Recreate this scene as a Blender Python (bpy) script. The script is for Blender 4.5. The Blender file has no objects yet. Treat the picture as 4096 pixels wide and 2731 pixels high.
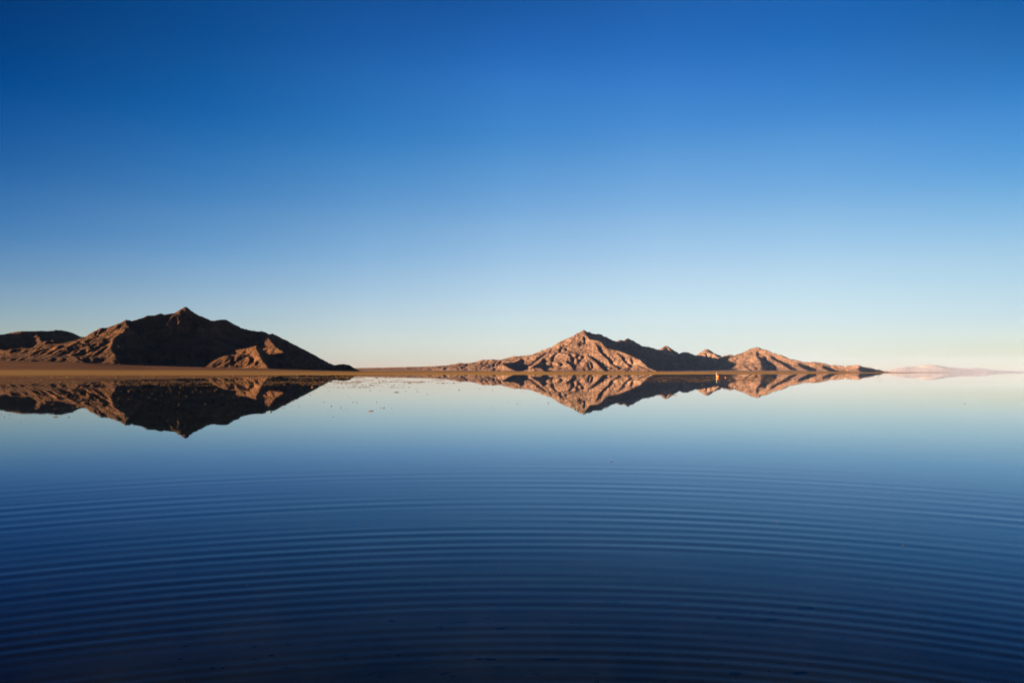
import bpy, math
import numpy as np
from math import radians as R

# ------------------------------------------------------------------ scene, camera, sky, sun
sc = bpy.context.scene
col = sc.collection
F, XC, YH, EYE = 2731.0, 2048.0, 1489.0, 1.0        # focal length and horizon in photo pixels, eye height in metres
SUN_EL, SUN_AZ = 7.5, -108.0                          # degrees; azimuth from +Y, positive to the right

cam_d = bpy.data.cameras.new('camera')
cam = bpy.data.objects.new('camera', cam_d)
col.objects.link(cam)
cam.location = (0, 0, EYE)
cam.rotation_euler = (R(90), 0, 0)
cam_d.sensor_width = 36
cam_d.lens = 36 * F / 4096
cam_d.shift_y = (YH - 1365.5) / 4096
cam_d.clip_start = 0.05
cam_d.clip_end = 400000
sc.camera = cam

sc.view_settings.view_transform = 'Standard'
sc.view_settings.look = 'None'
sc.view_settings.exposure = 2.7
sc.view_settings.gamma = 1.0
sc.render.engine = 'CYCLES'
sc.cycles.use_denoising = True
sc.cycles.max_bounces = 8
sc.cycles.transparent_max_bounces = 8
sc.cycles.volume_bounces = 0

world = bpy.data.worlds.new('World')
sc.world = world
world.use_nodes = True
wn, wl = world.node_tree.nodes, world.node_tree.links
bg = wn['Background']
sky = wn.new('ShaderNodeTexSky')
sky.sky_type = 'NISHITA'
sky.sun_disc = False
sky.sun_elevation = R(SUN_EL)
sky.sun_rotation = R(SUN_AZ)
sky.altitude = 1300
sky.air_density = 1.0
sky.dust_density = 0.3
sky.ozone_density = 3.0
tc = wn.new('ShaderNodeTexCoord')
sep = wn.new('ShaderNodeSeparateXYZ')
wl.new(tc.outputs['Generated'], sep.inputs[0])

def wmath(op, a, b=None):
    n = wn.new('ShaderNodeMath'); n.operation = op
    for i, v in enumerate((a, b)):
        if v is None: continue
        if isinstance(v, (int, float)): n.inputs[i].default_value = v
        else: wl.new(v, n.inputs[i])
    return n.outputs[0]

# clear desert air seen through a polariser: the real sky deepened by a factor that depends on the direction only
SKY_GAIN = 0.495
ELEV = (0, 1.2, 2.5, 4, 6, 9, 13, 18, 23.5, 28.5, 50)
SKYC = {   # per azimuth: factor on the sky at each elevation
#SKYTABLE
    -89: [(0.0587, 0.049, 0.0568), (0.0565, 0.0487, 0.0537), (0.0548, 0.0469, 0.0489), (0.0506, 0.0454, 0.0491), (0.0416, 0.0415, 0.0476), (0.0239, 0.0355, 0.0474), (0.0103, 0.0274, 0.0443), (0.0011, 0.0187, 0.0393), (0.0001, 0.0127, 0.0289), (0.0001, 0.0132, 0.0292), (0.0001, 0.0108, 0.0241)],
    -60: [(0.154, 0.1286, 0.149), (0.1484, 0.1278, 0.1409), (0.1439, 0.1231, 0.1284), (0.1328, 0.1192, 0.1288), (0.1092, 0.1089, 0.1249), (0.0627, 0.0931, 0.1244), (0.027, 0.0719, 0.1162), (0.0028, 0.0491, 0.1032), (0.0003, 0.0333, 0.0758), (0.0003, 0.0345, 0.0767), (0.0003, 0.0284, 0.0633)],
    -36.6: [(0.3666, 0.3063, 0.3548), (0.3534, 0.3042, 0.3354), (0.3425, 0.293, 0.3057), (0.3161, 0.2839, 0.3067), (0.2599, 0.2594, 0.2975), (0.1493, 0.2217, 0.2963), (0.0643, 0.1711, 0.2767), (0.0067, 0.1169, 0.2457), (0.0007, 0.0793, 0.1804), (0.0008, 0.0822, 0.1826), (0.0007, 0.0677, 0.1507)],
    -24: [(0.4671, 0.3831, 0.4616), (0.4591, 0.3891, 0.4453), (0.478, 0.3931, 0.4141), (0.4869, 0.4012, 0.4099), (0.4602, 0.3952, 0.407), (0.3364, 0.3669, 0.4085), (0.191, 0.3114, 0.4003), (0.0515, 0.2376, 0.3841), (0.0169, 0.1706, 0.3224), (0.0104, 0.1376, 0.2797), (0.0089, 0.1152, 0.2349)],
    -12: [(0.5678, 0.4525, 0.5467), (0.5711, 0.4652, 0.5251), (0.6206, 0.4851, 0.4962), (0.6568, 0.4986, 0.4803), (0.6503, 0.5052, 0.4794), (0.5524, 0.4934, 0.4842), (0.3808, 0.4491, 0.49), (0.1514, 0.3634, 0.492), (0.0702, 0.278, 0.4669), (0.0327, 0.1935, 0.3733), (0.0279, 0.164, 0.3163)],
    0: [(0.582, 0.4619, 0.5577), (0.5891, 0.4732, 0.5317), (0.6524, 0.4981, 0.5034), (0.7116, 0.5236, 0.4928), (0.7569, 0.5523, 0.4933), (0.7071, 0.5573, 0.5026), (0.5279, 0.5238, 0.5216), (0.2613, 0.4427, 0.5414), (0.1256, 0.3461, 0.5474), (0.0419, 0.2237, 0.425), (0.035, 0.1902, 0.3612)],
    12: [(0.5226, 0.4243, 0.5262), (0.5274, 0.4364, 0.5122), (0.5907, 0.4574, 0.4744), (0.6694, 0.4884, 0.4542), (0.7315, 0.5244, 0.4573), (0.7177, 0.5403, 0.4698), (0.5479, 0.5159, 0.4945), (0.2912, 0.4399, 0.5201), (0.1152, 0.3315, 0.5245), (0.0532, 0.234, 0.4263), (0.0445, 0.1988, 0.3608)],
    24: [(0.4598, 0.3746, 0.4385), (0.4675, 0.3844, 0.4246), (0.5135, 0.3929, 0.3874), (0.5736, 0.4203, 0.3936), (0.6187, 0.4511, 0.3938), (0.5994, 0.4667, 0.4069), (0.421, 0.4347, 0.428), (0.2011, 0.3611, 0.4533), (0.0555, 0.2547, 0.4278), (0.0346, 0.21, 0.3816), (0.029, 0.1757, 0.3197)],
    36.6: [(0.3099, 0.2463, 0.2162), (0.3128, 0.2513, 0.212), (0.3845, 0.3032, 0.2934), (0.4128, 0.3213, 0.3108), (0.4418, 0.3488, 0.3142), (0.399, 0.358, 0.33), (0.2157, 0.3173, 0.3526), (0.073, 0.2441, 0.3611), (0.0031, 0.1544, 0.2824), (0.0031, 0.1643, 0.2932), (0.0025, 0.1352, 0.2419)],
#ENDSKY
}
el01 = wmath('DIVIDE', wmath('MAXIMUM', sep.outputs[2], 0.0), math.sin(R(60)))
def wramp(key):
    n = wn.new('ShaderNodeValToRGB')
    n.color_ramp.interpolation = 'B_SPLINE' if False else 'CARDINAL'
    e = n.color_ramp.elements
    pts = [(math.sin(R(a)) / math.sin(R(60)), c) for a, c in zip(ELEV, SKYC[key])]
    while len(e) < len(pts): e.new(0.5)
    for q, (p, c) in zip(e, pts):
        q.position = p; q.color = (*c, 1)
    wl.new(el01, n.inputs[0])
    return n.outputs[0]
hlen = wmath('SQRT', wmath('ADD', wmath('MULTIPLY', sep.outputs[0], sep.outputs[0]),
                           wmath('ADD', wmath('MULTIPLY', sep.outputs[1], sep.outputs[1]), 1e-6)))
saz = wmath('DIVIDE', sep.outputs[0], hlen)
def wmix(kind, fac, a, b):
    n = wn.new('ShaderNodeMix'); n.data_type = 'RGBA'; n.blend_type = kind
    if isinstance(fac, (int, float)): n.inputs[0].default_value = fac
    else: wl.new(fac, n.inputs[0])
    wl.new(a, n.inputs[6]); wl.new(b, n.inputs[7])
    return n.outputs[2]
def smooth(v, a, b):
    n = wn.new('ShaderNodeMapRange'); n.interpolation_type = 'LINEAR'
    wl.new(v, n.inputs[0]); n.inputs[1].default_value = a; n.inputs[2].default_value = b
    return n.outputs[0]
AZK = sorted(SKYC)
tint = wramp(AZK[0])
for k0, k1 in zip(AZK[:-1], AZK[1:]):
    tint = wmix('MIX', smooth(saz, math.sin(R(k0)), math.sin(R(k1))), tint, wramp(k1))
scl = wn.new('ShaderNodeVectorMath'); scl.operation = 'SCALE'
wl.new(wmix('MULTIPLY', 1.0, sky.outputs[0], tint), scl.inputs[0])
scl.inputs[3].default_value = SKY_GAIN
wl.new(scl.outputs[0], bg.inputs[0])
bg.inputs[1].default_value = 0.15

sun_d = bpy.data.lights.new('sun', 'SUN')
sun_d.energy = 5.0
sun_d.angle = R(0.53)
sun_d.color = (1.0, 0.66, 0.38)
sun = bpy.data.objects.new('sun', sun_d)
col.objects.link(sun)
sdir = np.array([math.sin(R(SUN_AZ)) * math.cos(R(SUN_EL)), math.cos(R(SUN_AZ)) * math.cos(R(SUN_EL)), math.sin(R(SUN_EL))])
from mathutils import Vector
sun.rotation_euler = Vector(sdir).to_track_quat('Z', 'Y').to_euler()
sun.location = (-200, 0, 300)

# ------------------------------------------------------------------ helpers
rng = np.random.default_rng(7)
def tag(o, label=None, cat=None, group=None, kind=None):
    if label: o['label'] = label
    if cat: o['category'] = cat
    if group: o['group'] = group
    if kind: o['kind'] = kind
    return o

def mesh_obj(name, verts, faces, mat, parent=None, smooth_shade=True):
    me = bpy.data.meshes.new(name)
    v = np.asarray(verts, dtype=np.float32); f = np.asarray(faces, dtype=np.int32)
    k = f.shape[1]
    me.vertices.add(len(v)); me.vertices.foreach_set('co', v.ravel())
    me.loops.add(f.size); me.loops.foreach_set('vertex_index', f.ravel())
    me.polygons.add(len(f)); me.polygons.foreach_set('loop_start', np.arange(0, f.size, k, dtype=np.int32))
    me.polygons.foreach_set('use_smooth', np.full(len(f), smooth_shade))
    me.update(calc_edges=True); me.validate()
    me.materials.append(mat)
    o = bpy.data.objects.new(name, me)
    col.objects.link(o)
    if parent: o.parent = parent
    return o

def grid_faces(nu, nv, wrap=False):
    i, j = np.meshgrid(np.arange(nu - 1), np.arange(nv if wrap else nv - 1), indexing='ij')
    a = i * nv + j; b = i * nv + (j + 1) % nv
    return np.stack([a, b, b + nv, a + nv], -1).reshape(-1, 4)

PERM = np.random.default_rng(3).permutation(256)
GR = np.stack([np.cos(np.arange(256) * 2 * np.pi / 256), np.sin(np.arange(256) * 2 * np.pi / 256)], -1)
def noise(x, y, seed=0):
    xi = np.floor(x).astype(int); yi = np.floor(y).astype(int)
    xf = x - xi; yf = y - yi
    def g(dx, dy):
        h = PERM[(PERM[(xi + dx + seed * 17) & 255] + yi + dy + seed * 31) & 255]
        v = GR[h]
        return v[..., 0] * (xf - dx) + v[..., 1] * (yf - dy)
    u = xf * xf * xf * (xf * (xf * 6 - 15) + 10); w = yf * yf * yf * (yf * (yf * 6 - 15) + 10)
    return 1.5 * ((g(0, 0) * (1 - u) + g(1, 0) * u) * (1 - w) + (g(0, 1) * (1 - u) + g(1, 1) * u) * w)
def fbm(x, y, octv=4, seed=0, gain=0.5):
    s, a, f = 0, 1.0, 1.0
    for k in range(octv):
        s = s + a * noise(x * f, y * f, seed + k); a *= gain; f *= 2.03
    return s

def P(X, Y, D):                                     # a point of the place, from its bearing, its elevation and its distance
    return ((X - XC) / F * D, D, EYE + (YH - Y) / F * D)

# ------------------------------------------------------------------ materials
def new_mat(name):
    m = bpy.data.materials.new(name); m.use_nodes = True
    return m, m.node_tree.nodes, m.node_tree.links

def rock_mat(name, dark, light, pale, scale, strata=0.35, bump=0.9):
    m, n, l = new_mat(name)
    b = n['Principled BSDF']; b.inputs['Roughness'].default_value = 0.95
    b.inputs['Specular IOR Level'].default_value = 0.1
    tcn = n.new('ShaderNodeTexCoord')
    n1 = n.new('ShaderNodeTexNoise'); n1.inputs['Scale'].default_value = scale; n1.inputs['Detail'].default_value = 8; n1.inputs['Roughness'].default_value = 0.65
    l.new(tcn.outputs['Object'], n1.inputs['Vector'])
    mp = n.new('ShaderNodeMapping'); mp.inputs['Scale'].default_value = (scale * .35, scale * .35, scale * 5); mp.inputs['Rotation'].default_value = (R(8), R(-12), 0)
    l.new(tcn.outputs['Object'], mp.inputs['Vector'])
    n2 = n.new('ShaderNodeTexNoise'); n2.inputs['Scale'].default_value = 1.0; n2.inputs['Detail'].default_value = 5
    l.new(mp.outputs[0], n2.inputs['Vector'])
    add = n.new('ShaderNodeMix'); add.data_type = 'FLOAT'; add.inputs[0].default_value = strata
    l.new(n1.outputs['Fac'], add.inputs[2]); l.new(n2.outputs['Fac'], add.inputs[3])
    rp = n.new('ShaderNodeValToRGB'); e = rp.color_ramp.elements
    e[0].position = 0.36; e[0].color = (*dark, 1); e[1].position = 0.56; e[1].color = (*light, 1)
    q = e.new(0.68); q.color = (*pale, 1)
    l.new(add.outputs[0], rp.inputs[0])
    # scattered finer dark speckle over the rock tones
    n4 = n.new('ShaderNodeTexNoise'); n4.inputs['Scale'].default_value = scale * 9; n4.inputs['Detail'].default_value = 6; n4.inputs['Roughness'].default_value = .7
    l.new(tcn.outputs['Object'], n4.inputs['Vector'])
    r5 = n.new('ShaderNodeValToRGB'); e = r5.color_ramp.elements
    e[0].position = .40; e[0].color = (.62, .60, .58, 1); e[1].position = .56; e[1].color = (1.06, 1.05, 1.04, 1)
    l.new(n4.outputs['Fac'], r5.inputs[0])
    mu = n.new('ShaderNodeMix'); mu.data_type = 'RGBA'; mu.blend_type = 'MULTIPLY'; mu.inputs[0].default_value = 1.0
    l.new(rp.outputs[0], mu.inputs[6]); l.new(r5.outputs[0], mu.inputs[7]); l.new(mu.outputs[2], b.inputs['Base Color'])
    n3 = n.new('ShaderNodeTexNoise'); n3.inputs['Scale'].default_value = scale * 6; n3.inputs['Detail'].default_value = 10; n3.inputs['Roughness'].default_value = .62
    l.new(tcn.outputs['Object'], n3.inputs['Vector'])
    bp = n.new('ShaderNodeBump'); bp.inputs['Strength'].default_value = bump; bp.inputs['Distance'].default_value = 0.25 / scale
    l.new(n3.outputs['Fac'], bp.inputs['Height']); l.new(bp.outputs[0], b.inputs['Normal'])
    return m

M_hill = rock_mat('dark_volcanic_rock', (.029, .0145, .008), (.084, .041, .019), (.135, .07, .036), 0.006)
M_mtn = rock_mat('red_brown_limestone', (.105, .066, .050), (.182, .115, .084), (.31, .22, .17), 0.0028)
M_far = rock_mat('haze_paled_rock', (.30, .265, .25), (.34, .305, .29), (.38, .345, .33), 0.0012)  # base colour lightened to carry part of the distance haze

def ground_mat():
    m, n, l = new_mat('mud_and_dry_grass_flat')
    b = n['Principled BSDF']; b.inputs['Roughness'].default_value = 1.0; b.inputs['Specular IOR Level'].default_value = 0.0
    g = n.new('ShaderNodeNewGeometry'); s = n.new('ShaderNodeSeparateXYZ'); l.new(g.outputs['Position'], s.inputs[0])
    # lakebed: brown silt with darker films
    t = n.new('ShaderNodeTexCoord')
    n1 = n.new('ShaderNodeTexNoise'); n1.inputs['Scale'].default_value = 1.3; n1.inputs['Detail'].default_value = 9; n1.inputs['Roughness'].default_value = .7
    l.new(t.outputs['Object'], n1.inputs['Vector'])
    r1 = n.new('ShaderNodeValToRGB'); e = r1.color_ramp.elements
    e[0].position = .35; e[0].color = (.0115, .0150, .0125, 1); e[1].position = .65; e[1].color = (.030, .0335, .0275, 1)
    l.new(n1.outputs['Fac'], r1.inputs[0])
    # dry land: straw coloured flat, browner up the fan
    n2 = n.new('ShaderNodeTexNoise'); n2.inputs['Scale'].default_value = .05; n2.inputs['Detail'].default_value = 8
    l.new(t.outputs['Object'], n2.inputs['Vector'])
    r2 = n.new('ShaderNodeValToRGB'); e = r2.color_ramp.elements
    e[0].position = .3; e[0].color = (.15, .096, .042, 1); e[1].position = .7; e[1].color = (.215, .138, .064, 1)
    l.new(n2.outputs['Fac'], r2.inputs[0])
    n3 = n.new('ShaderNodeTexNoise'); n3.inputs['Scale'].default_value = .01; n3.inputs['Detail'].default_value = 8
    l.new(t.outputs['Object'], n3.inputs['Vector'])
    r3 = n.new('ShaderNodeValToRGB'); e = r3.color_ramp.elements
    e[0].position = .3; e[0].color = (.075, .043, .028, 1); e[1].position = .7; e[1].color = (.12, .07, .045, 1)
    l.new(n3.outputs['Fac'], r3.inputs[0])
    r4 = n.new('ShaderNodeValToRGB'); e = r4.color_ramp.elements
    e[0].position = .3; e[0].color = (.245, .15, .055, 1); e[1].position = .7; e[1].color = (.31, .195, .078, 1)
    l.new(n2.outputs['Fac'], r4.inputs[0])
    gx = n.new('ShaderNodeMapRange'); l.new(s.outputs[0], gx.inputs[0]); gx.inputs[1].default_value = -170; gx.inputs[2].default_value = -20
    def mr(a, c):
        k = n.new('ShaderNodeMapRange'); l.new(s.outputs[2], k.inputs[0]); k.inputs[1].default_value = a; k.inputs[2].default_value = c
        return k.outputs[0]
    def mx(f, a, c):
        k = n.new('ShaderNodeMix'); k.data_type = 'RGBA'; l.new(f, k.inputs[0]); l.new(a, k.inputs[6]); l.new(c, k.inputs[7])
        return k.outputs[2]
    l.new(mx(mr(3.0, 9.0), mx(mr(-.02, .02), r1.outputs[0], mx(gx.outputs[0], r2.outputs[0], r4.outputs[0])), r3.outputs[0]), b.inputs['Base Color'])
    return m
M_ground = ground_mat()

def water_mat():
    m, n, l = new_mat('still_shallow_water')
    n.remove(n['Principled BSDF'])
    out = n['Material Output']
    g = n.new('ShaderNodeNewGeometry')
    t = n.new('ShaderNodeTexCoord')
    # breath of wind: very faint long swell
    mp = n.new('ShaderNodeMapping'); mp.inputs['Scale'].default_value = (.25, 1.0, 1)
    l.new(t.outputs['Object'], mp.inputs['Vector'])
    nz = n.new('ShaderNodeTexNoise'); nz.inputs['Scale'].default_value = 1.2; nz.inputs['Detail'].default_value = 3
    l.new(mp.outputs[0], nz.inputs['Vector'])
    bp = n.new('ShaderNodeBump'); bp.inputs['Strength'].default_value = 1.0; bp.inputs['Distance'].default_value = 0.0006
    l.new(nz.outputs['Fac'], bp.inputs['Height'])
    ln = n.new('ShaderNodeVectorMath'); ln.operation = 'LENGTH'; l.new(g.outputs['Position'], ln.inputs[0])
    fd = n.new('ShaderNodeMapRange'); l.new(ln.outputs['Value'], fd.inputs[0])          # swell dies out away from the wading place
    fd.inputs[1].default_value = 15; fd.inputs[2].default_value = 120; fd.inputs[3].default_value = 1.0; fd.inputs[4].default_value = 0.0
    l.new(fd.outputs[0], bp.inputs['Strength'])
    dot = n.new('ShaderNodeVectorMath'); dot.operation = 'DOT_PRODUCT'
    l.new(bp.outputs[0], dot.inputs[0]); l.new(g.outputs['Incoming'], dot.inputs[1])
    def mt(op, a, c=None):
        k = n.new('ShaderNodeMath'); k.operation = op
        for i, v in enumerate((a, c)):
            if v is None: continue
            if isinstance(v, (int, float)): k.inputs[i].default_value = v
            else: l.new(v, k.inputs[i])
        return k.outputs[0]
    c = mt('MINIMUM', mt('ABSOLUTE', dot.outputs['Value']), 1.0)
    fr = mt('ADD', mt('MULTIPLY', mt('POWER', mt('SUBTRACT', 1.0, c), 5.0), 0.98), 0.02)   # Schlick, n = 1.33
    gl = n.new('ShaderNodeBsdfGlossy'); gl.inputs['Roughness'].default_value = 0.010
    cr = n.new('ShaderNodeValToRGB'); e = cr.color_ramp.elements                 # reflected light tinted in the gloss colour: steeper view, bluer and weaker mirror
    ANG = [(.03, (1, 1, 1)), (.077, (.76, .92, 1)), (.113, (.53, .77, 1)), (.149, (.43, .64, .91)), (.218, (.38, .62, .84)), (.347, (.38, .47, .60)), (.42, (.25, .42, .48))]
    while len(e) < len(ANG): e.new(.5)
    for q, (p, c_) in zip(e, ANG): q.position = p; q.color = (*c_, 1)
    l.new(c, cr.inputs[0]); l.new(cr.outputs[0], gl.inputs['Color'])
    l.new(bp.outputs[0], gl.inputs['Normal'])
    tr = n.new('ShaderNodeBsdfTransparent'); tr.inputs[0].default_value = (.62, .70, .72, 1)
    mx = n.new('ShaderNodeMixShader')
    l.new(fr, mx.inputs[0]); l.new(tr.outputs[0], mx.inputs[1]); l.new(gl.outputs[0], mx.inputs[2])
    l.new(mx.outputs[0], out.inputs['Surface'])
    return m
M_water = water_mat()

# ------------------------------------------------------------------ ground: one sheet from the lakebed under the camera to the horizon
SHX = np.array([-9000, -400, 0, 700, 1400, 2000, 2700, 3300, 3600, 3780, 3900, 9000.])
SHD = np.array([230, 240, 240, 250, 258, 262, 300, 480, 900, 2500, 1e6, 1e6.__float__()])
FANX = np.array([-9000, -400, 0, 300, 600, 900, 1100, 1300, 1450, 1800, 2300, 3000, 3350, 3500, 9000.])
FANY = np.array([1425, 1432, 1437, 1446, 1463, 1471, 1476, 1482, 1486.0, 1487.5, 1488.2, 1488.6, 1489, 1490.5, 1490.5])   # height the plain reaches at 3.4 km
def ground_z(x, y):
    d = np.maximum(y, 1.0) ; X = XC + F * x / d
    sh = np.exp(np.interp(X, SHX, np.log(SHD)))
    rr = np.hypot(x, y)
    bed = -0.045 - 0.05 * np.clip(1 - rr / 200, 0, 1)
    t = (d - sh)
    land = np.where(t < 0, np.maximum(bed, t * 0.0008), np.minimum(t * 0.0012, 0.55))
    fan = (EYE + (YH - np.interp(X, FANX, FANY)) / F * 3400) * np.clip((d - 900) / 2500, 0, 1.0) ** 1.6
    z = np.where(t > 0, land + np.where(d > 900, np.maximum(fan, 0), 0), land)
    z = np.where(y < 2, bed, z)
    return z
def build_ground():
    a = np.concatenate([np.linspace(-62, 62, 311), np.linspace(66, 294, 58)])
    r = np.concatenate([np.linspace(0.4, 20, 30), np.geomspace(21, 200, 30), np.linspace(204, 330, 64), np.geomspace(336, 5200, 90), np.geomspace(5600, 50000, 14)])
    rr, aa = np.meshgrid(r, np.radians(a), indexing='ij')
    x = rr * np.sin(aa); y = rr * np.cos(aa)
    z = ground_z(x, y)
    z = z + np.where((z > -0.03) & (rr < 400), 0.03 * fbm(x / 18, y / 7, 3, 5), 0) + np.where(rr < 25, 0.006 * fbm(x * 1.7, y * 1.7, 3, 8), 0)
    z[rr > 9000] = -1.0 if False else np.minimum(z[rr > 9000], 0.2)
    v = np.stack([x, y, z], -1).reshape(-1, 3)
    f = grid_faces(len(r), len(a), wrap=True)
    c = len(v); v = np.vstack([v, [[0, 0, -0.09]]])
    k = np.arange(len(a)); hub = np.stack([np.full(len(a), c), (k + 1) % len(a), k, k], -1)
    o = mesh_obj('ground', v, f, M_ground)
    tag(o, 'brown mud lakebed and straw coloured flat shore', 'ground', kind='structure')
build_ground()

# ------------------------------------------------------------------ water: still sheet with the rings of footsteps spreading from behind the camera
RC = (-0.03, -1.55)
def ripple(x, y):
    r = np.hypot(x - RC[0], y - RC[1]); th = np.arctan2(x - RC[0], y - RC[1])
    rw = r + 0.03 * noise(th * 2.2 + 9, r * .35, 41) + .05 * noise(th * .9, r * .2 + 4, 42)
    d = np.maximum(rw + RC[1], 0.35)
    ph = -2 * np.pi * 2 * 2.97 ** 1.5 / 0.096 * d ** -0.5
    lam = 0.096 * (d / 2.97) ** 1.5
    env = np.clip((d - .3) / 1.2, 0, 1) * np.clip(1 - (d - 5.6) / 2.6, 0, 1) ** 1.5
    pk = 0.64 + .9 * noise(np.log(d) * 6.0, th * 2.2 + 3, 43) + .8 * noise(np.log(d) * 15.0, th * 2.6, 44)
    slope = 0.0155 * np.interp(d, [2.0, 3.0, 4.5, 7.0], [2.0, 1.7, 1.25, .85]) * env * np.clip(pk, 0.16, 1.5)
    h = slope * lam / (2 * np.pi) * np.sin(ph)
    # a second, weaker train from another step
    r2 = np.hypot(x + .35, y + 1.2); d2 = np.maximum(r2 - .6, .4)
    h = h + 0.006 * env * (0.09 * (d2 / 3)) / (2 * np.pi) * np.sin(2 * np.pi * 14 * d2 ** .62)
    return h
def build_water():
    r = np.concatenate([np.linspace(0.3, 2.5, 20), np.linspace(2.51, 11.5, 1100), np.geomspace(11.6, 60, 40), np.geomspace(66, 50000, 60)])
    a = np.concatenate([np.linspace(-60, 60, 361), np.linspace(63, 297, 60)])
    rr, aa = np.meshgrid(r, np.radians(a), indexing='ij')
    x = RC[0] + rr * np.sin(aa); y = RC[1] + rr * np.cos(aa)
    z = np.where(rr < 11.6, ripple(x, y), 0.0) * np.clip((75 - np.abs(np.degrees(np.where(aa > np.pi, aa - 2 * np.pi, aa)))) / 15, 0, 1)
    v = np.stack([x, y, z], -1).reshape(-1, 3)
    f = grid_faces(len(r), len(a), wrap=True)
    v = np.vstack([v, [[RC[0], RC[1], 0]]])
    o = mesh_obj('water', v, f, M_water)
    tag(o, 'mirror-still shallow water with curved ripples spreading', 'water', kind='structure')
build_water()

# ------------------------------------------------------------------ mountains: ridges laid out in the land, then carved by running water
def terrain(name, mat, x0, x1, y0, y1, cell, ridges, slope, base, seed, erode=22, kero=0.16, rough=1.0, flute=0.45, talus=0.62, crag=0.0, crestj=0.0, label=''):
    xs = np.arange(x0, x1 + cell, cell); ys = np.arange(y0, y1 + cell, cell)
    X, Y = np.meshgrid(xs, ys, indexing='ij')
    wl_ = 18 * cell
    Xw = X + cell * 3.0 * rough * fbm(X / wl_, Y / wl_, 4, seed); Yw = Y + cell * 3.0 * rough * fbm(X / wl_, Y / wl_, 4, seed + 9)
    B = base(X, Y)
    H = B.copy(); CR = np.full(X.shape, 1e9); KEEP = np.full(X.shape, -1e9); SM = np.zeros_like(H)
    for rd in ridges:
        pts = [P(*p) for p in rd['p']]; sl = rd.get('s', slope); s0 = 0.0; w = rd.get('w', 1.0)
        for (ax, ay, az), (bx, by, bz) in zip(pts[:-1], pts[1:]):
            L = math.hypot(bx - ax, by - ay)
            # undistorted near the crest so that the skyline keeps its line
            t0 = np.clip(((X - ax) * (bx - ax) + (Y - ay) * (by - ay)) / L ** 2, 0, 1)
            d0 = np.hypot(X - ax - t0 * (bx - ax), Y - ay - t0 * (by - ay))
            k = np.clip(d0 / (6 * cell), 0, 1)
            Xq = X + (Xw - X) * k; Yq = Y + (Yw - Y) * k
            zj = az + t0 * (bz - az) + crestj * noise((s0 + t0 * L) / (2.6 * cell), np.full_like(X, seed + .5), seed + 50)
            if rd.get('keep', False):
                KEEP = np.maximum(KEEP, np.where(d0 < 5 * cell, zj - d0 * rd.get('ks', 0.8), -1e9))
            t = np.clip(((Xq - ax) * (bx - ax) + (Yq - ay) * (by - ay)) / L ** 2, 0, 1)
            d = np.hypot(Xq - ax - t * (bx - ax), Yq - ay - t * (by - ay))
            zc = az + t * (bz - az)
            side = (Xq - ax) * (by - ay) - (Yq - ay) * (bx - ax)
            s = np.where(side > 0, sl if np.isscalar(sl) else sl[0], sl if np.isscalar(sl) else sl[1])
            along = (s0 + t * L) / (11 * cell)
            fl = 1 - np.abs(noise(along, d / (40 * cell) + 7, seed + 3)) * 2
            dd = d * (1 + flute * rd.get('fl', 1.0) * fl * np.clip(d / (8 * cell), 0, 1))
            hh = np.maximum(zc - B, 0.0)
            pw = rd.get('pw', 1.5)
            z = B + hh * np.clip(1 - np.maximum(dd, 0) * s / (pw * np.maximum(hh, 3.0)), 0, 1) ** pw
            z = np.where(hh > 0, z, B); SM = np.where(z > H, float(np.max(sl)), SM)
            H = np.maximum(H, z); CR = np.minimum(CR, d0)
            s0 += L
    rel = np.clip((H - B) / 60, 0, 1)
    H = H + rel * np.clip(SM / .45 - .2, .05, 1) * np.clip(CR / (4 * cell), .12, 1) * rough * cell * 0.55 * fbm(X / (7 * cell), Y / (7 * cell), 4, seed + 20)
    if crag:
        c1 = 1 - 2 * np.abs(noise(X / (24 * cell) + .3 * noise(X / 60, Y / 60, 5), Y / (24 * cell), seed + 30))
        c2 = 1 - 2 * np.abs(noise(X / (9 * cell), Y / (9 * cell), seed + 31))
        H = H + rel * np.clip(CR / (9 * cell), .04, 1) * crag * np.clip(SM / .45 - .2, .06, 1) * (c1 * .8 + c2 * .45 - .3)
    # stream erosion
    A = np.ones_like(H); n0, n1 = H.shape
    offs = [(1, 0), (-1, 0), (0, 1), (0, -1), (1, 1), (1, -1), (-1, 1), (-1, -1)]
    def sh(a, o, fill):
        r = np.full_like(a, fill); dx, dy = o
        r[max(0, -dx):n0 - max(0, dx), max(0, -dy):n1 - max(0, dy)] = a[max(0, dx):n0 + min(0, dx), max(0, dy):n1 + min(0, dy)]
        return r
    for it in range(erode):
        best = np.zeros_like(H); bi = np.full(H.shape, -1)
        for i, o in enumerate(offs):
            g = (H - sh(H, o, 1e9)) / (cell * (1.4142 if i > 3 else 1.0))
            u = g > best; best = np.where(u, g, best); bi = np.where(u, i, bi)
        inv = [1, 0, 3, 2, 7, 6, 5, 4]
        masks = [(sh(bi, o, -1) == inv[i]) for i, o in enumerate(offs)]
        for _ in range(45 if it == 0 else 10):
            An = np.ones_like(A)
            for i, o in enumerate(offs):
                An += np.where(masks[i], sh(A, o, 0.0), 0.0)
            A = An
        cut = kero * cell * np.minimum(np.sqrt(A), 14) * 0.22 * best
        H = np.maximum(H - np.minimum(cut, 0.5 * best * cell), np.minimum(H, B))
        # loose scree slides off the steepest faces
        q = sum(sh(H, o, 0) for o in offs[:4]) / 4
        q[0] = H[0]; q[-1] = H[-1]; q[:, 0] = H[:, 0]; q[:, -1] = H[:, -1]
        H = H + np.where(best > talus * 1.9, .25, .035) * (q - H)
    H = np.maximum(H, KEEP)
    ed = np.minimum.reduce([X - x0, xs[-1] - X, Y - y0, ys[-1] - Y])
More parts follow.
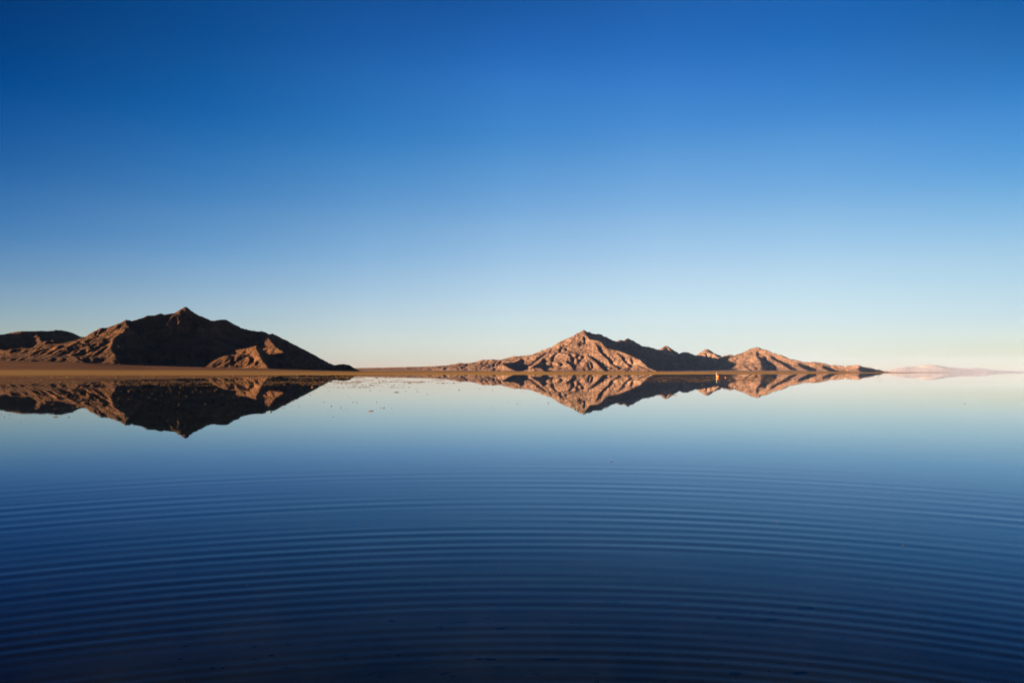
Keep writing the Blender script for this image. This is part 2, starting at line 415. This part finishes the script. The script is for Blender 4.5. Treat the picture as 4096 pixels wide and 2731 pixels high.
    H = H - np.where(H - B < 1.0, 1.5, 0) - np.where(ed < 2 * cell, 60, 0)
    v = np.stack([X, Y, H], -1).reshape(-1, 3)
    o = mesh_obj(name, v, grid_faces(len(xs), len(ys)), mat)
    o.data.polygons.foreach_set('use_smooth', np.ones(len(o.data.polygons), bool))
    # outward normals
    o.data.flip_normals() if o.data.polygons[0].normal.z < 0 else None
    tag(o, label, 'mountain' if 'mountain' in name else 'hill', kind='structure')
    return X, Y, H

def gbase(X, Y):
    return ground_z(X, Y)

#RIDGES
HILL = [
    dict(p=[(120, 1440, 4080), (142, 1434, 4090), (214, 1392, 4110), (268, 1371, 4130), (344, 1346, 4150), (432, 1326, 4180), (478, 1295, 4190), (505, 1278, 4210), (528, 1283, 4250),
            (566, 1272, 4310), (597, 1260, 4360), (616, 1262, 4390), (643, 1252, 4430), (658, 1258, 4460), (693, 1252, 4500), (704, 1251, 4510), (723, 1237, 4530), (742, 1225, 4560), (765, 1243, 4610),
            (834, 1285, 4750), (853, 1281, 4780), (903, 1277, 4880), (966, 1312, 4960), (1025, 1325, 5020), (1048, 1323, 5030), (1079, 1337, 5080), (1090, 1333, 5140),
            (1186, 1382, 5350), (1251, 1415, 5450), (1316, 1452, 5550), (1385, 1483, 5600)], s=.72, keep=True),
    dict(p=[(505, 1279, 4210), (516, 1303, 4060), (490, 1328, 3900), (458, 1348, 3760), (448, 1383, 3600), (468, 1420, 3440), (488, 1464, 3280)], s=(.42, .9)),
    dict(p=[(432, 1327, 4180), (420, 1352, 4000), (388, 1378, 3840), (345, 1415, 3640), (295, 1452, 3420)], s=(.38, .8)),
    dict(p=[(344, 1347, 4150), (318, 1370, 4020), (270, 1396, 3860), (210, 1430, 3640)], s=(.36, .75)),
    dict(p=[(420, 1388, 3680), (402, 1425, 3540), (420, 1458, 3360)], s=(.42, .9)),
    dict(p=[(1053, 1325, 5030), (1072, 1343, 4650), (1086, 1359, 4350), (1110, 1386, 4150), (1160, 1420, 3950)], s=(.5, .9)),
    dict(p=[(905, 1426, 4020), (935, 1400, 4040), (965, 1391, 4020), (1000, 1387, 3950), (1027, 1377, 3830), (1037, 1408, 3690), (1054, 1440, 3530), (1085, 1478, 3340)], s=(.62, .9)),
    dict(p=[(742, 1227, 4560), (790, 1300, 4420), (815, 1370, 4200), (835, 1440, 3950)], s=.6),
    dict(p=[(1320, 1454, 4500), (1343, 1456, 4500), (1370, 1451, 4500), (1389, 1454, 4520), (1412, 1465, 4520), (1440, 1480, 4530)], s=.8),
]
HILLB = [
    dict(p=[(-1500, 1200, 5600), (-1000, 1230, 5450), (-600, 1290, 5200), (-300, 1325, 5150), (-80, 1340, 5200), (0, 1337, 5250), (38, 1331, 5300), (84, 1323, 5350), (145, 1323, 5420), (203, 1322, 5500), (230, 1318, 5550), (260, 1322, 5600),
            (291, 1331, 5700), (318, 1343, 5800), (350, 1347, 5900), (480, 1380, 6100), (700, 1440, 6200)], s=.6, keep=True),
    dict(p=[(-1300, 1150, 5500), (-1000, 1190, 5200), (-750, 1225, 4900), (-500, 1320, 4700), (-330, 1400, 4600)], s=.6),  # unseen ridge left of the view, added to throw shade on the low hill
    dict(p=[(-300, 1330, 5150), (-30, 1385, 4900), (70, 1402, 4750), (120, 1412, 4600)], s=.5),
    dict(p=[(-80, 1420, 4500), (0, 1424, 4450), (60, 1428, 4400), (110, 1436, 4300)], s=.5),
    dict(p=[(145, 1323, 5420), (160, 1345, 5250), (178, 1370, 5100)], s=.7),
]
MTN = [
    dict(p=[(1300, 1474, 9500), (1435, 1471, 9500), (1546, 1469, 9500), (1714, 1465, 9500), (1777, 1461, 9500), (1811, 1458, 9500), (1839, 1453, 9500), (1881, 1451, 9500), (1910, 1447, 9500)], s=.14, pw=1.1, fl=.05),
    dict(p=[(1895, 1449, 9500), (1930, 1441, 9500), (2000, 1438, 9500), (2060, 1430, 9480)], s=.24, pw=1.2, fl=.15),
    dict(p=[(1820, 1457, 9500), (1839, 1448, 9500), (1855, 1452, 9500), (1881, 1451, 9500), (1906, 1444, 9500), (1930, 1436, 9500), (1965, 1435, 9500), (2000, 1437, 9550), (2021, 1431, 9550), (2059, 1421, 9500), (2083, 1424, 9450), (2122, 1418, 9400)], s=.45),
    dict(p=[(2083, 1424, 9450), (2122, 1418, 9400), (2167, 1402, 9400), (2180, 1398, 9400), (2212, 1385, 9400), (2239, 1367, 9400), (2264, 1360, 9400), (2288, 1347, 9400), (2309, 1331, 9450), (2334, 1321, 9500),
            (2351, 1326, 9550), (2379, 1335, 9650), (2393, 1334, 9700), (2414, 1342, 9800), (2438, 1354, 9900), (2463, 1365, 10000), (2480, 1358, 10050), (2494, 1362, 10100), (2511, 1353, 10250), (2536, 1364, 10450), (2564, 1384, 10800),
            (2592, 1385, 11100), (2626, 1397, 11300), (2644, 1399, 11400), (2652, 1388, 11430), (2660, 1382, 11450), (2668, 1381, 11450), (2674, 1389, 11450), (2680, 1413, 11450), (2710, 1414, 11500), (2738, 1405, 11500), (2759, 1411, 11500), (2790, 1423, 11500),
            (2801, 1409, 11500), (2818, 1400, 11500), (2830, 1396, 11500), (2842, 1401, 11480), (2848, 1408, 11450), (2856, 1420, 11400), (2878, 1430, 11200), (2902, 1421, 11000), (2927, 1417, 10800), (2941, 1425, 10700), (2965, 1412, 10500), (2989, 1402, 10350), (3010, 1391, 10150),
            (3029, 1387, 10000), (3049, 1396, 9900), (3070, 1400, 9800), (3097, 1412, 9700), (3129, 1421, 9550), (3150, 1433, 9400), (3188, 1441, 9200), (3223, 1447, 9150), (3254, 1446, 9100), (3286, 1449, 9050), (3314, 1456, 9000),
            (3355, 1460, 8950), (3380, 1465, 8900), (3411, 1461, 8850), (3439, 1460, 8800), (3467, 1468, 8800), (3502, 1475, 8800), (3560, 1487, 8800)], s=.62, keep=True),
    dict(p=[(2334, 1323, 9500), (2362, 1352, 9250), (2397, 1362, 9000), (2431, 1390, 8800), (2483, 1400, 8600), (2525, 1418, 8400), (2564, 1436, 8200), (2592, 1466, 7950), (2645, 1488, 7650)], s=(.55, .8)),
    dict(p=[(2264, 1361, 9400), (2285, 1390, 9150), (2330, 1405, 8850), (2370, 1430, 8500), (2400, 1462, 8150), (2420, 1484, 7900)], s=(.5, .7)),
    dict(p=[(2380, 1365, 9000), (2400, 1400, 8700), (2440, 1440, 8350), (2480, 1478, 8000)], s=(.55, .75)),
    dict(p=[(2450, 1395, 8700), (2490, 1430, 8350), (2530, 1470, 8000)], s=.7),
    dict(p=[(2212, 1386, 9400), (2180, 1420, 9000), (2150, 1450, 8600), (2120, 1470, 8200)], s=.55),
    dict(p=[(2239, 1368, 9400), (2235, 1410, 9000), (2260, 1440, 8650), (2290, 1470, 8200)], s=.58),
    dict(p=[(2100, 1424, 9400), (2060, 1445, 8900), (2007, 1451, 8400), (2030, 1466, 8150), (2060, 1478, 8000)], s=.45),
    dict(p=[(2085, 1484, 7500), (2130, 1471, 7500), (2165, 1469, 7500), (2200, 1480, 7500)], s=.5),
    dict(p=[(2664, 1383, 11450), (2640, 1404, 11200), (2600, 1424, 10900)], s=(.6, .9)),
    dict(p=[(2738, 1406, 11500), (2725, 1440, 10800), (2745, 1462, 10000)], s=.6),
    dict(p=[(2927, 1418, 10800), (2945, 1442, 10000), (2975, 1462, 9200), (3000, 1478, 8600)], s=(.45, .6)),
    dict(p=[(3029, 1394, 10000), (3022, 1420, 9700), (3040, 1440, 9250), (3045, 1468, 8700)], s=(.45, .5)),
    dict(p=[(3078, 1412, 9750), (3090, 1434, 9450), (3128, 1452, 9100), (3160, 1476, 8550)], s=(.35, .5)),
    dict(p=[(2989, 1405, 10350), (3000, 1440, 9700), (3012, 1462, 9000), (3030, 1484, 8400)], s=(.4, .55)),
    dict(p=[(3190, 1446, 9200), (3200, 1462, 8900), (3230, 1480, 8400)], s=(.3, .5)),
    dict(p=[(3290, 1454, 9050), (3292, 1470, 8800), (3320, 1483, 8400)], s=(.3, .5)),
    dict(p=[(3439, 1461, 8800), (3430, 1474, 8500), (3440, 1484, 8200)], s=.55),
]
FAR = [
    dict(p=[(3500, 1489, 42000), (3551, 1484, 42000), (3577, 1476, 42000), (3607, 1470, 42000), (3637, 1467, 42000), (3660, 1469, 42000), (3681, 1473, 42000), (3696, 1466, 42000), (3715, 1456, 42000), (3731, 1464, 42000), (3746, 1470, 42000),
            (3785, 1474, 42000), (3829, 1473, 42000), (3859, 1472, 42000), (3897, 1470, 42000), (3927, 1472, 42000), (3956, 1478, 42000), (3980, 1484, 42000), (4000, 1480, 42000), (4024, 1485, 42000), (4060, 1483, 42000), (4100, 1484, 42000),
            (4160, 1478, 42000), (4230, 1482, 42000), (4320, 1479, 42000), (4450, 1487, 42000)], s=.17, keep=True, ks=.2),
]
#ENDRIDGES
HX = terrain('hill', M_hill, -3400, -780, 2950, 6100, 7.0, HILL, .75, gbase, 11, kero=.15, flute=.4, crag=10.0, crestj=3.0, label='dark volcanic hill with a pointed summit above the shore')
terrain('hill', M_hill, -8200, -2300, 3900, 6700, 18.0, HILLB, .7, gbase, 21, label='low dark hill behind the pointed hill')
def mbase(X, Y):
    # bajada: the long apron of gravel in front of the range
    c = np.clip(1 - np.abs(Y - 9600) / 3000, 0, 1)
    return gbase(X, Y) + 42 * c ** 1.5 * np.clip((3500 - XC - F * X / Y) / 350, 0, 1)
terrain('mountain', M_mtn, -2700, 7000, 6600, 13300, 15.0, MTN, .72, mbase, 31, kero=.14, flute=.32, crag=18.0, crestj=11.0, label='red brown mountain range with a broad main peak across the water')
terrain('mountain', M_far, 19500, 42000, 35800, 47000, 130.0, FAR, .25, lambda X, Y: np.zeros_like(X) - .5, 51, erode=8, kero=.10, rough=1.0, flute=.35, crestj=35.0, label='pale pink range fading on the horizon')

# ------------------------------------------------------------------ the air between here and the far range
def build_haze():
    m, n, l = new_mat('desert_haze')
    n.remove(n['Principled BSDF'])
    v = n.new('ShaderNodeVolumePrincipled')
    v.inputs['Color'].default_value = (.27, .44, .83, 1)
    v.inputs['Density'].default_value = HAZE
    v.inputs['Anisotropy'].default_value = -0.6
    l.new(v.outputs[0], n['Material Output'].inputs['Volume'])
    x, y, z0, z1 = 51000.0, 51000.0, -64.0, 1000.0
    vs = [(-x, -y, z0), (x, -y, z0), (x, y, z0), (-x, y, z0), (-x, -y, z1), (x, -y, z1), (x, y, z1), (-x, y, z1)]
    fs = [(0, 3, 2, 1), (4, 5, 6, 7), (0, 1, 5, 4), (1, 2, 6, 5), (2, 3, 7, 6), (3, 0, 4, 7)]
    o = mesh_obj('haze', vs, fs, m, smooth_shade=False)
    tag(o, 'thin pale evening haze over the flats', 'haze', kind='stuff')
HAZE = 4e-6
build_haze()
#OBJECTS
# ------------------------------------------------------------------ things in the water
import bmesh
def simple_mat(name, c, rough=.6, c2=None, scale=8.0, spec=.5):
    m, n, l = new_mat(name)
    b = n['Principled BSDF']; b.inputs['Roughness'].default_value = rough; b.inputs['Specular IOR Level'].default_value = spec
    t = n.new('ShaderNodeTexCoord'); nz = n.new('ShaderNodeTexNoise'); nz.inputs['Scale'].default_value = scale; nz.inputs['Detail'].default_value = 5
    l.new(t.outputs['Object'], nz.inputs['Vector'])
    rp = n.new('ShaderNodeValToRGB'); e = rp.color_ramp.elements
    e[0].position = .35; e[0].color = (*(c2 or [q * .8 for q in c]), 1); e[1].position = .65; e[1].color = (*c, 1)
    l.new(nz.outputs['Fac'], rp.inputs[0]); l.new(rp.outputs[0], b.inputs['Base Color'])
    return m
M_clod = simple_mat('drying_mud', (.10, .06, .026), .95, (.055, .034, .016), 25, 0.1)
M_stone = simple_mat('wet_dark_mud', (.0035, .0035, .004), .9, (.002, .002, .0025), 30, 0.0)
M_orange = simple_mat('faded_orange_plastic', (.46, .14, .006), .45, (.40, .11, .005), 9)
M_red = simple_mat('red_orange_plastic', (.28, .03, .006), .5, (.22, .022, .005), 9)
M_white = simple_mat('white_painted_pole', (.32, .33, .33), .5, (.27, .27, .26), 6)

def clod_mesh(name, seed, flat, stretch, mat):
    g = np.random.default_rng(seed); bm = bmesh.new()
    bmesh.ops.create_icosphere(bm, subdivisions=2, radius=1.0)
    ph = g.uniform(0, 6, 6)
    for v in bm.verts:
        p = v.co
        k = 1 + .22 * math.sin(2.3 * p.x + ph[0]) * math.cos(2.7 * p.y + ph[1]) + .16 * math.sin(5.1 * p.x + 3 * p.z + ph[2]) + .12 * math.sin(6.3 * p.y + ph[3]) + g.uniform(-.07, .07)
        v.co = (p.x * k * stretch * .5, p.y * k * .42, p.z * k * flat * .5)
    me = bpy.data.meshes.new(name); bm.to_mesh(me); bm.free()
    me.materials.append(mat)
    return me
CL = [clod_mesh('mud_clod', i, .5 + .12 * (i % 3), 1.0, M_clod) for i in range(6)]
CW = [clod_mesh('mud_clod', 20 + i, .32, 2.4, M_clod) for i in range(3)]
ST = [clod_mesh('bed_stone', 40 + i, .24, 1.1 + .35 * (i % 3), M_stone) for i in range(5)]

def on_water(X, Y, z=0.0):
    D = (EYE - z) * F / (Y - YH)
    return ((X - XC) / F * D, D, z)
def put(me, name, loc, size, label, cat, group=None, sink=0.1):
    o = bpy.data.objects.new(name, me); col.objects.link(o)
    o.location = (loc[0], loc[1], loc[2] + size * sink)
    o.scale = (size, size, size); o.rotation_euler = (0, 0, float(rng.uniform(-.5, .5)) + (math.pi if rng.random() < .5 else 0))
    tag(o, label, cat, group)
    return o

Z1 = [(1990,1265),(1620,990),(1875,1025),(1700,1045),(1560,1070),(1790,1010),(2045,965),(1320,945),(1380,985),(1220,1105),(1510,1135),(1310,1140),(1440,1150),(1735,1125),(1770,1110),(1870,1140),(1680,1150),(1630,1090),(1200,1140),(1085,1130),(1050,1080),(970,1150),(700,1130),(660,1195),(570,1190),(450,1140),(620,1060),(230,1045),(250,1130),(30,1080),(190,1085),(1480,1035),(1210,1030),(1345,1010),(1240,1150),(820,1060),(500,1100),(350,1080),(880,1100),(1140,1060),(1590,1030),(1960,1060),(1920,985),(2100,1010)]
Z1o = [(150,1225),(95,1195),(45,1205),(100,1250),(95,1285),(15,1245),(215,1325),(265,1310),(720,1275),(850,1275),(470,1245),(410,1240),(290,1225),(760,1180),(700,1225),(945,1212),(980,1198),(1015,1205),(45,1275)]
Z2 = [(45,1025),(60,968),(130,1060),(110,1055),(160,1265),(40,1145),(550,1135),(610,1225),(630,1235),(195,1295),(645,1130),(775,1135),(910,1070),(970,1020),(495,1042),(320,1140),(190,1010),(275,1010),(420,1000),(840,1015),(1090,990)]
Z2o = [(1240,1103),(1130,1180),(1215,1160),(1300,1160),(1445,1022),(1415,1045),(1555,1120),(1635,1162),(1735,1175),(1795,1190),(1825,1068),(1860,1120),(1900,1123),(1615,1000),(2110,1118),(2040,997),(1405,1232),(770,1295),(1655,1275),(1710,965)]
Z3o = [(1483,790),(760,785),(1025,778),(1250,803),(345,810),(230,805),(640,815),(770,820),(885,850),(1635,805),(35,942),(75,945),(305,940),(355,1005),(480,1010),(1640,1003),(1200,1037),(190,768)]
Z3m = [(1815,945),(1950,955),(1920,965),(2275,957),(1890,715),(1945,728),(1810,715)]
Z5 = [(1730,655),(1760,705),(515,715),(580,735),(310,745),(630,690),(2330,648),(1090,700)]
used = []
def clods(pts, sc_, ox, oy, label, group, big=1.0):
    for (a, b) in pts:
        X, Y = ox + a / sc_, oy + b / sc_
        D = F / (Y - YH)
        px = float(rng.uniform(2.6, 4.8)) * big
        put(CL[int(rng.integers(6))], 'mud_clod', on_water(X, Y), px * D / F, label, 'mud clod', group)
        used.append((X, Y))
clods(Z1, 2.613, 0, 1180, 'small tan mud clod in the dark hill reflection, under the summit or left of it', 'mud clods in the reflection of the summit and left flank')
clods(Z1o, 2.613, 0, 1180, 'small mud clod in smooth blue water under the left end of the hill reflection', 'mud clods in blue water left of the reflected summit')
clods(Z2, 2.613, 700, 1180, 'small tan mud clod within the dark reflection of the hill\'s long right slope', 'mud clods in the reflection of the right slope')
clods(Z2o, 2.613, 700, 1180, 'small mud clod on pale water just right of the hill reflection', 'mud clods right of the hill reflection')
clods(Z3o, 2.868, 1400, 1280, 'small mud clod on pale open water between the two mountain reflections', 'mud clods between the reflections')
clods(Z3m, 2.868, 1400, 1280, 'small mud clod under the low left end of the red range reflection', 'mud clods under the red range')
clods(Z5, 2.868, 2700, 1280, 'small tan mud clod in the reflection right of the orange buoy', 'mud clods right of the buoy')
SOLO = [
    (496, 1670, 9, CL, 'large pale mud clod at the notch of the reflected hill skyline'),
    (1083, 1648, 8, CL, 'pale round mud clod just below the reflected hill shoulder'),
    (962, 1568, 8, CL, 'bright mud clod inside the reflected lit hillock'),
    (1251, 1549, 10, CL, 'bright golden mud clod at the edge of the dark hill reflection'),
    (222, 1667, 9, CW, 'long flat mud strip in blue water under the low hill'),
    (317, 1626, 9, CW, 'flat mud strip where the two hill reflections meet'),
    (1484, 1644, 10, CW, 'longest flat mud strip on pale water between the reflections, nearest to the camera'),
    (1585, 1569, 8, CW, 'short flat mud strip on pale water left of the red range reflection'),
    (1536, 1631, 7, CL, 'darkest mud clod in the middle of a broken line on pale water'),
    (2193, 1613, 5, CL, 'yellowish mud clod in pale water below the broad main peak reflection'),
    (2288, 1620, 5, CL, 'orange mud clod on the edge of the main peak reflection'),
    (2687.5, 1580.6, 5, CL, 'leftmost of three dark clods in a row beside the reflected rock fin'),
    (2696.5, 1580.4, 6, CL, 'middle one of three dark clods in a row beside the reflected rock fin'),
    (2705.6, 1580.6, 5, CL, 'rightmost of three dark clods in a row beside the reflected rock fin'),
    (3859, 1614.6, 5, CL, 'lone rusty clod on empty pale water at the far right'),
    (3520, 1526, 4, CL, 'tiny clod on bright water past the right end of the range'),
    (3109, 2088, 5, CL, 'small tan fleck floating among the right hand ripples, nearer the middle'),
    (3611, 2181, 6, CL, 'small tan fleck floating among the right hand ripples, nearer the edge'),
    (2445, 1847, 5, CW, 'thin dark strip on blue water just beyond the first ripples'),
    (1997, 2271, 4, CL, 'small pale fleck in the ripples at the middle of the water'),
    (1458, 2100, 4, CL, 'small tan fleck in the ripples left of the middle'),
    (990, 2340, 4, CL, 'pale fleck on the dark lower left water'),
]
for X, Y, px, kinds, lab in SOLO:
    D = F / (Y - YH)
    put(kinds[int(rng.integers(len(kinds)))], 'mud_clod', on_water(X, Y), px * D / F, lab, 'mud clod')

# the drying crust that breaks the surface in long streaks: past counting
def crust():
    V, Fc, nv = [], [], 0
    octv = np.array([(1, 0, 0), (.5, .87, 0), (-.5, .87, 0), (-1, 0, 0), (-.5, -.87, 0), (.5, -.87, 0), (.1, 0, 1), (0, 0, -.6)])
    octf = [(i, (i + 1) % 6, 6) for i in range(6)] + [((i + 1) % 6, i, 7) for i in range(6)]
    def add(X, Y, px, st):
        nonlocal nv
        D = F / (Y - YH); x, y, _ = on_water(X, Y); w = px * D / F * .5
        p = octv * (1 + rng.uniform(-.3, .3, (8, 1)))
        a = rng.uniform(0, 6.28); c, s_ = math.cos(a), math.sin(a)
        q = np.stack([(p[:, 0] * c - p[:, 1] * s_) * w * st + x, (p[:, 0] * s_ + p[:, 1] * c) * w + y, p[:, 2] * w * rng.uniform(.25, .6)], -1)
        V.append(q); Fc.extend([(i + nv, j + nv, k + nv) for i, j, k in octf]); nv += 8
    # (left, right, photo row, spread, count, size)
    rows = [(-60, 1560, 1502, 1.2, 1500, 4.5), (-60, 1560, 1506.5, 1.0, 900, 4.5), (-60, 1620, 1511, 1.5, 1700, 5), (-60, 1500, 1519, 1.0, 500, 4.5), (-60, 1750, 1526.5, 1.6, 1500, 5), (-60, 1850, 1532, 1.2, 700, 5),
            (-60, 1650, 1536.5, 1.5, 550, 5), (200, 1700, 1541, 2, 260, 5), (1250, 1850, 1521, 2.0, 160, 4.5), (1250, 1650, 1549, 2, 110, 5),
            (2540, 3150, 1508, 1.4, 420, 4), (2500, 3140, 1513.5, 1.2, 460, 4.2), (2420, 3200, 1520, 1.6, 620, 4.2), (2450, 3180, 1526, 2, 260, 4.2), (-60, 900, 1560, 9, 130, 4.5), (-60, 1200, 1590, 14, 70, 4.5)]
    for x0, x1, yr, sp, n, px in rows:
        made = 0
        while made < n:
            X = rng.uniform(x0, x1)
            dens = .5 + .9 * float(noise(np.array(X / 90.0), np.array(yr * .37), 61)) + .5 * float(noise(np.array(X / 25.0), np.array(yr * 1.7), 62))
            edge = min(1, (X - x0) / 120 + .05, (x1 - X) / 120 + .05)
            if rng.random() > dens * edge: continue
            m_ = int(rng.integers(1, 5))
            for q in range(m_):
                add(X + rng.normal(0, 9), yr + rng.normal(0, sp * .45), px * float(rng.lognormal(-.55, .4)), float(rng.uniform(1.0, 2.6)))
                made += 1
    o = mesh_obj('drying_mud', np.vstack(V), np.array(Fc), M_clod, smooth_shade=False)
    tag(o, 'long broken streaks of golden mud crust drying out of the shallow water', 'mud crust', kind='stuff')
crust()

# dark lumps lying on the lakebed in the foreground
BED = [  # photo x, y, size in photo pixels, label or None
    (2451, 2407, 46, 'largest dark mud lump under the shallow water right of the middle'), (1757, 2505, 26, 'dark oval lump on the lakebed left of the middle, alone'),
    (1951, 2629, 22, 'dark lump, middle one of three close together on the lakebed'), (1918, 2629, 20, 'dark lump, left one of three close together on the lakebed'), (1971, 2630, 18, 'dark lump, right one of three close together on the lakebed'),
    (2168, 2284, 18, 'flat dark sliver under water above the large lump'), (3221, 2429, 44, 'widest dark patch of mud lying under the right hand ripples'), (2941, 2688, 34, 'dark lump on the lakebed at the bottom of the picture, right of the middle'),
    (2877, 2467, 30, 'broad dark lump under the water left of the widest patch'), (1566, 2479, 28, 'dark sliver under water at the end of a ripple, left of the middle'), (2546, 1951, 0, None)]
for a, b in [(1500,1105),(1890,962),(1565,1140),(887,1168),(1100,945),(640,1105),(455,960),(1400,1195),(1465,1200),(1860,1245),(1910,1228),(240,1517),(200,1495),(170,1505),(285,1355),(340,1390),(20,1410),(1665,1355),(1745,1385),(1180,1500),(550,1460),(1555,1550),(1700,895),(1590,885)]:
    BED.append((1366 + a / 1.5207, 1700 + b / 1.5207, 13, None))
for a, b in [(958,1120),(1235,1120),(1092,1092),(1455,1192),(1497,1207),(1330,1090),(1275,983),(825,982),(720,1010),(525,1485),(150,1410),(340,1140),(420,1140),(1820,1385),(1480,1330),(1745,1265),(1720,1325),(970,1288),(410,1275),(1050,1190),(545,1130),(280,1130),(240,1440),(430,1440)]:
    BED.append((2731 + a / 1.5207, 1700 + b / 1.5207, 13, None))
for a, b in [(1795,845),(1730,747),(1545,722),(550,1218),(190,1250),(1130,1335),(1095,1412),(1410,1180),(1350,1465),(1290,1465),(2030,1095),(20,810),(765,1075),(1650,1390),(1750,1325),(1540,1330),(580,665)]:
    BED.append((0 + a / 1.5207, 1700 + b / 1.5207, 14, None))
for X, Y, px, lab in BED:
    if px == 0: continue
    bx, by, _ = on_water(X, Y, -.055)
    D = by
    px = px * float(rng.uniform(.8, 1.25)) if lab is None else px
    zone = ('left', 'middle', 'right')[0 if X < 1366 else 1 if X < 2731 else 2]
    put(ST[int(rng.integers(5))], 'bed_stone', (bx, by, -.062), px * D / F, lab or f'small dark lump of mud under the rippled water, {zone} third of the foreground', 'mud lump',
        None if lab else f'small dark lumps under the {zone} foreground water', sink=.12)

# marker buoy with a leaning white pole
def lathe(prof, seg=20):
    v = []; f = []
    for (r, z) in prof:
        for k in range(seg):
            a = 2 * math.pi * k / seg; v.append((r * math.cos(a), r * math.sin(a), z))
    n = len(prof)
    for i in range(n - 1):
        for k in range(seg):
            f.append((i * seg + k, i * seg + (k + 1) % seg, (i + 1) * seg + (k + 1) % seg, (i + 1) * seg + k))
    return v, f
def tube(pts, rad, seg=10):
    v = []; f = []
    for (x, y, z), r in zip(pts, rad):
        for k in range(seg):
            a = 2 * math.pi * k / seg; v.append((x + r * math.cos(a), y + r * math.sin(a), z))
    for i in range(len(pts) - 1):
        for k in range(seg):
            f.append((i * seg + k, i * seg + (k + 1) % seg, (i + 1) * seg + (k + 1) % seg, (i + 1) * seg + k))
    return v, f
bl = on_water(2871.5, 1509.5)
buoy = bpy.data.objects.new('marker_buoy', None); col.objects.link(buoy); buoy.location = bl
tag(buoy, 'round orange marker buoy with a leaning white pole, off the far shore', 'buoy')
prof = [(0.001, -.20)] + [(.33 * math.cos(t), .13 + .33 * math.sin(t)) for t in np.linspace(-1.2, 1.45, 14)] + [(.001, .465)]
v, f = lathe(prof, 24); mesh_obj('float', v, f, M_orange, buoy)
v, f = lathe([(.325, .03), (.345, .04), (.345, .085), (.325, .095)], 24); mesh_obj('band', v, f, M_red, buoy)
pp = [(-.20, .16, -.15), (-.245, .17, .25), (-.24, .17, .55), (-.20, .17, .85), (-.13, .17, 1.08), (-.125, .17, 1.10)]
v, f = tube(pp, [.04, .04, .038, .034, .026, .004], 12); mesh_obj('pole', v, f, M_white, buoy)
v, f = lathe([(.004, .455), (.07, .455), (.075, .47), (.07, .50), (.035, .51), (.004, .512)], 16); mesh_obj('cap', v, f, M_red, buoy)

rl = on_water(2902, 1510.5)
rf = bpy.data.objects.new('fishing_float', None); col.objects.link(rf); rf.location = rl
rf.name = 'small_float'
tag(rf, 'small red float in the water right of the orange buoy', 'float')
v, f = lathe([(.001, -.1), (.09, -.07), (.125, .02), (.12, .1), (.08, .16), (.05, .18), (.001, .185)], 18); mesh_obj('body', v, f, M_red, rf)
v, f = lathe([(.001, .18), (.035, .18), (.035, .25), (.001, .255)], 12); mesh_obj('stem', v, f, M_orange, rf)
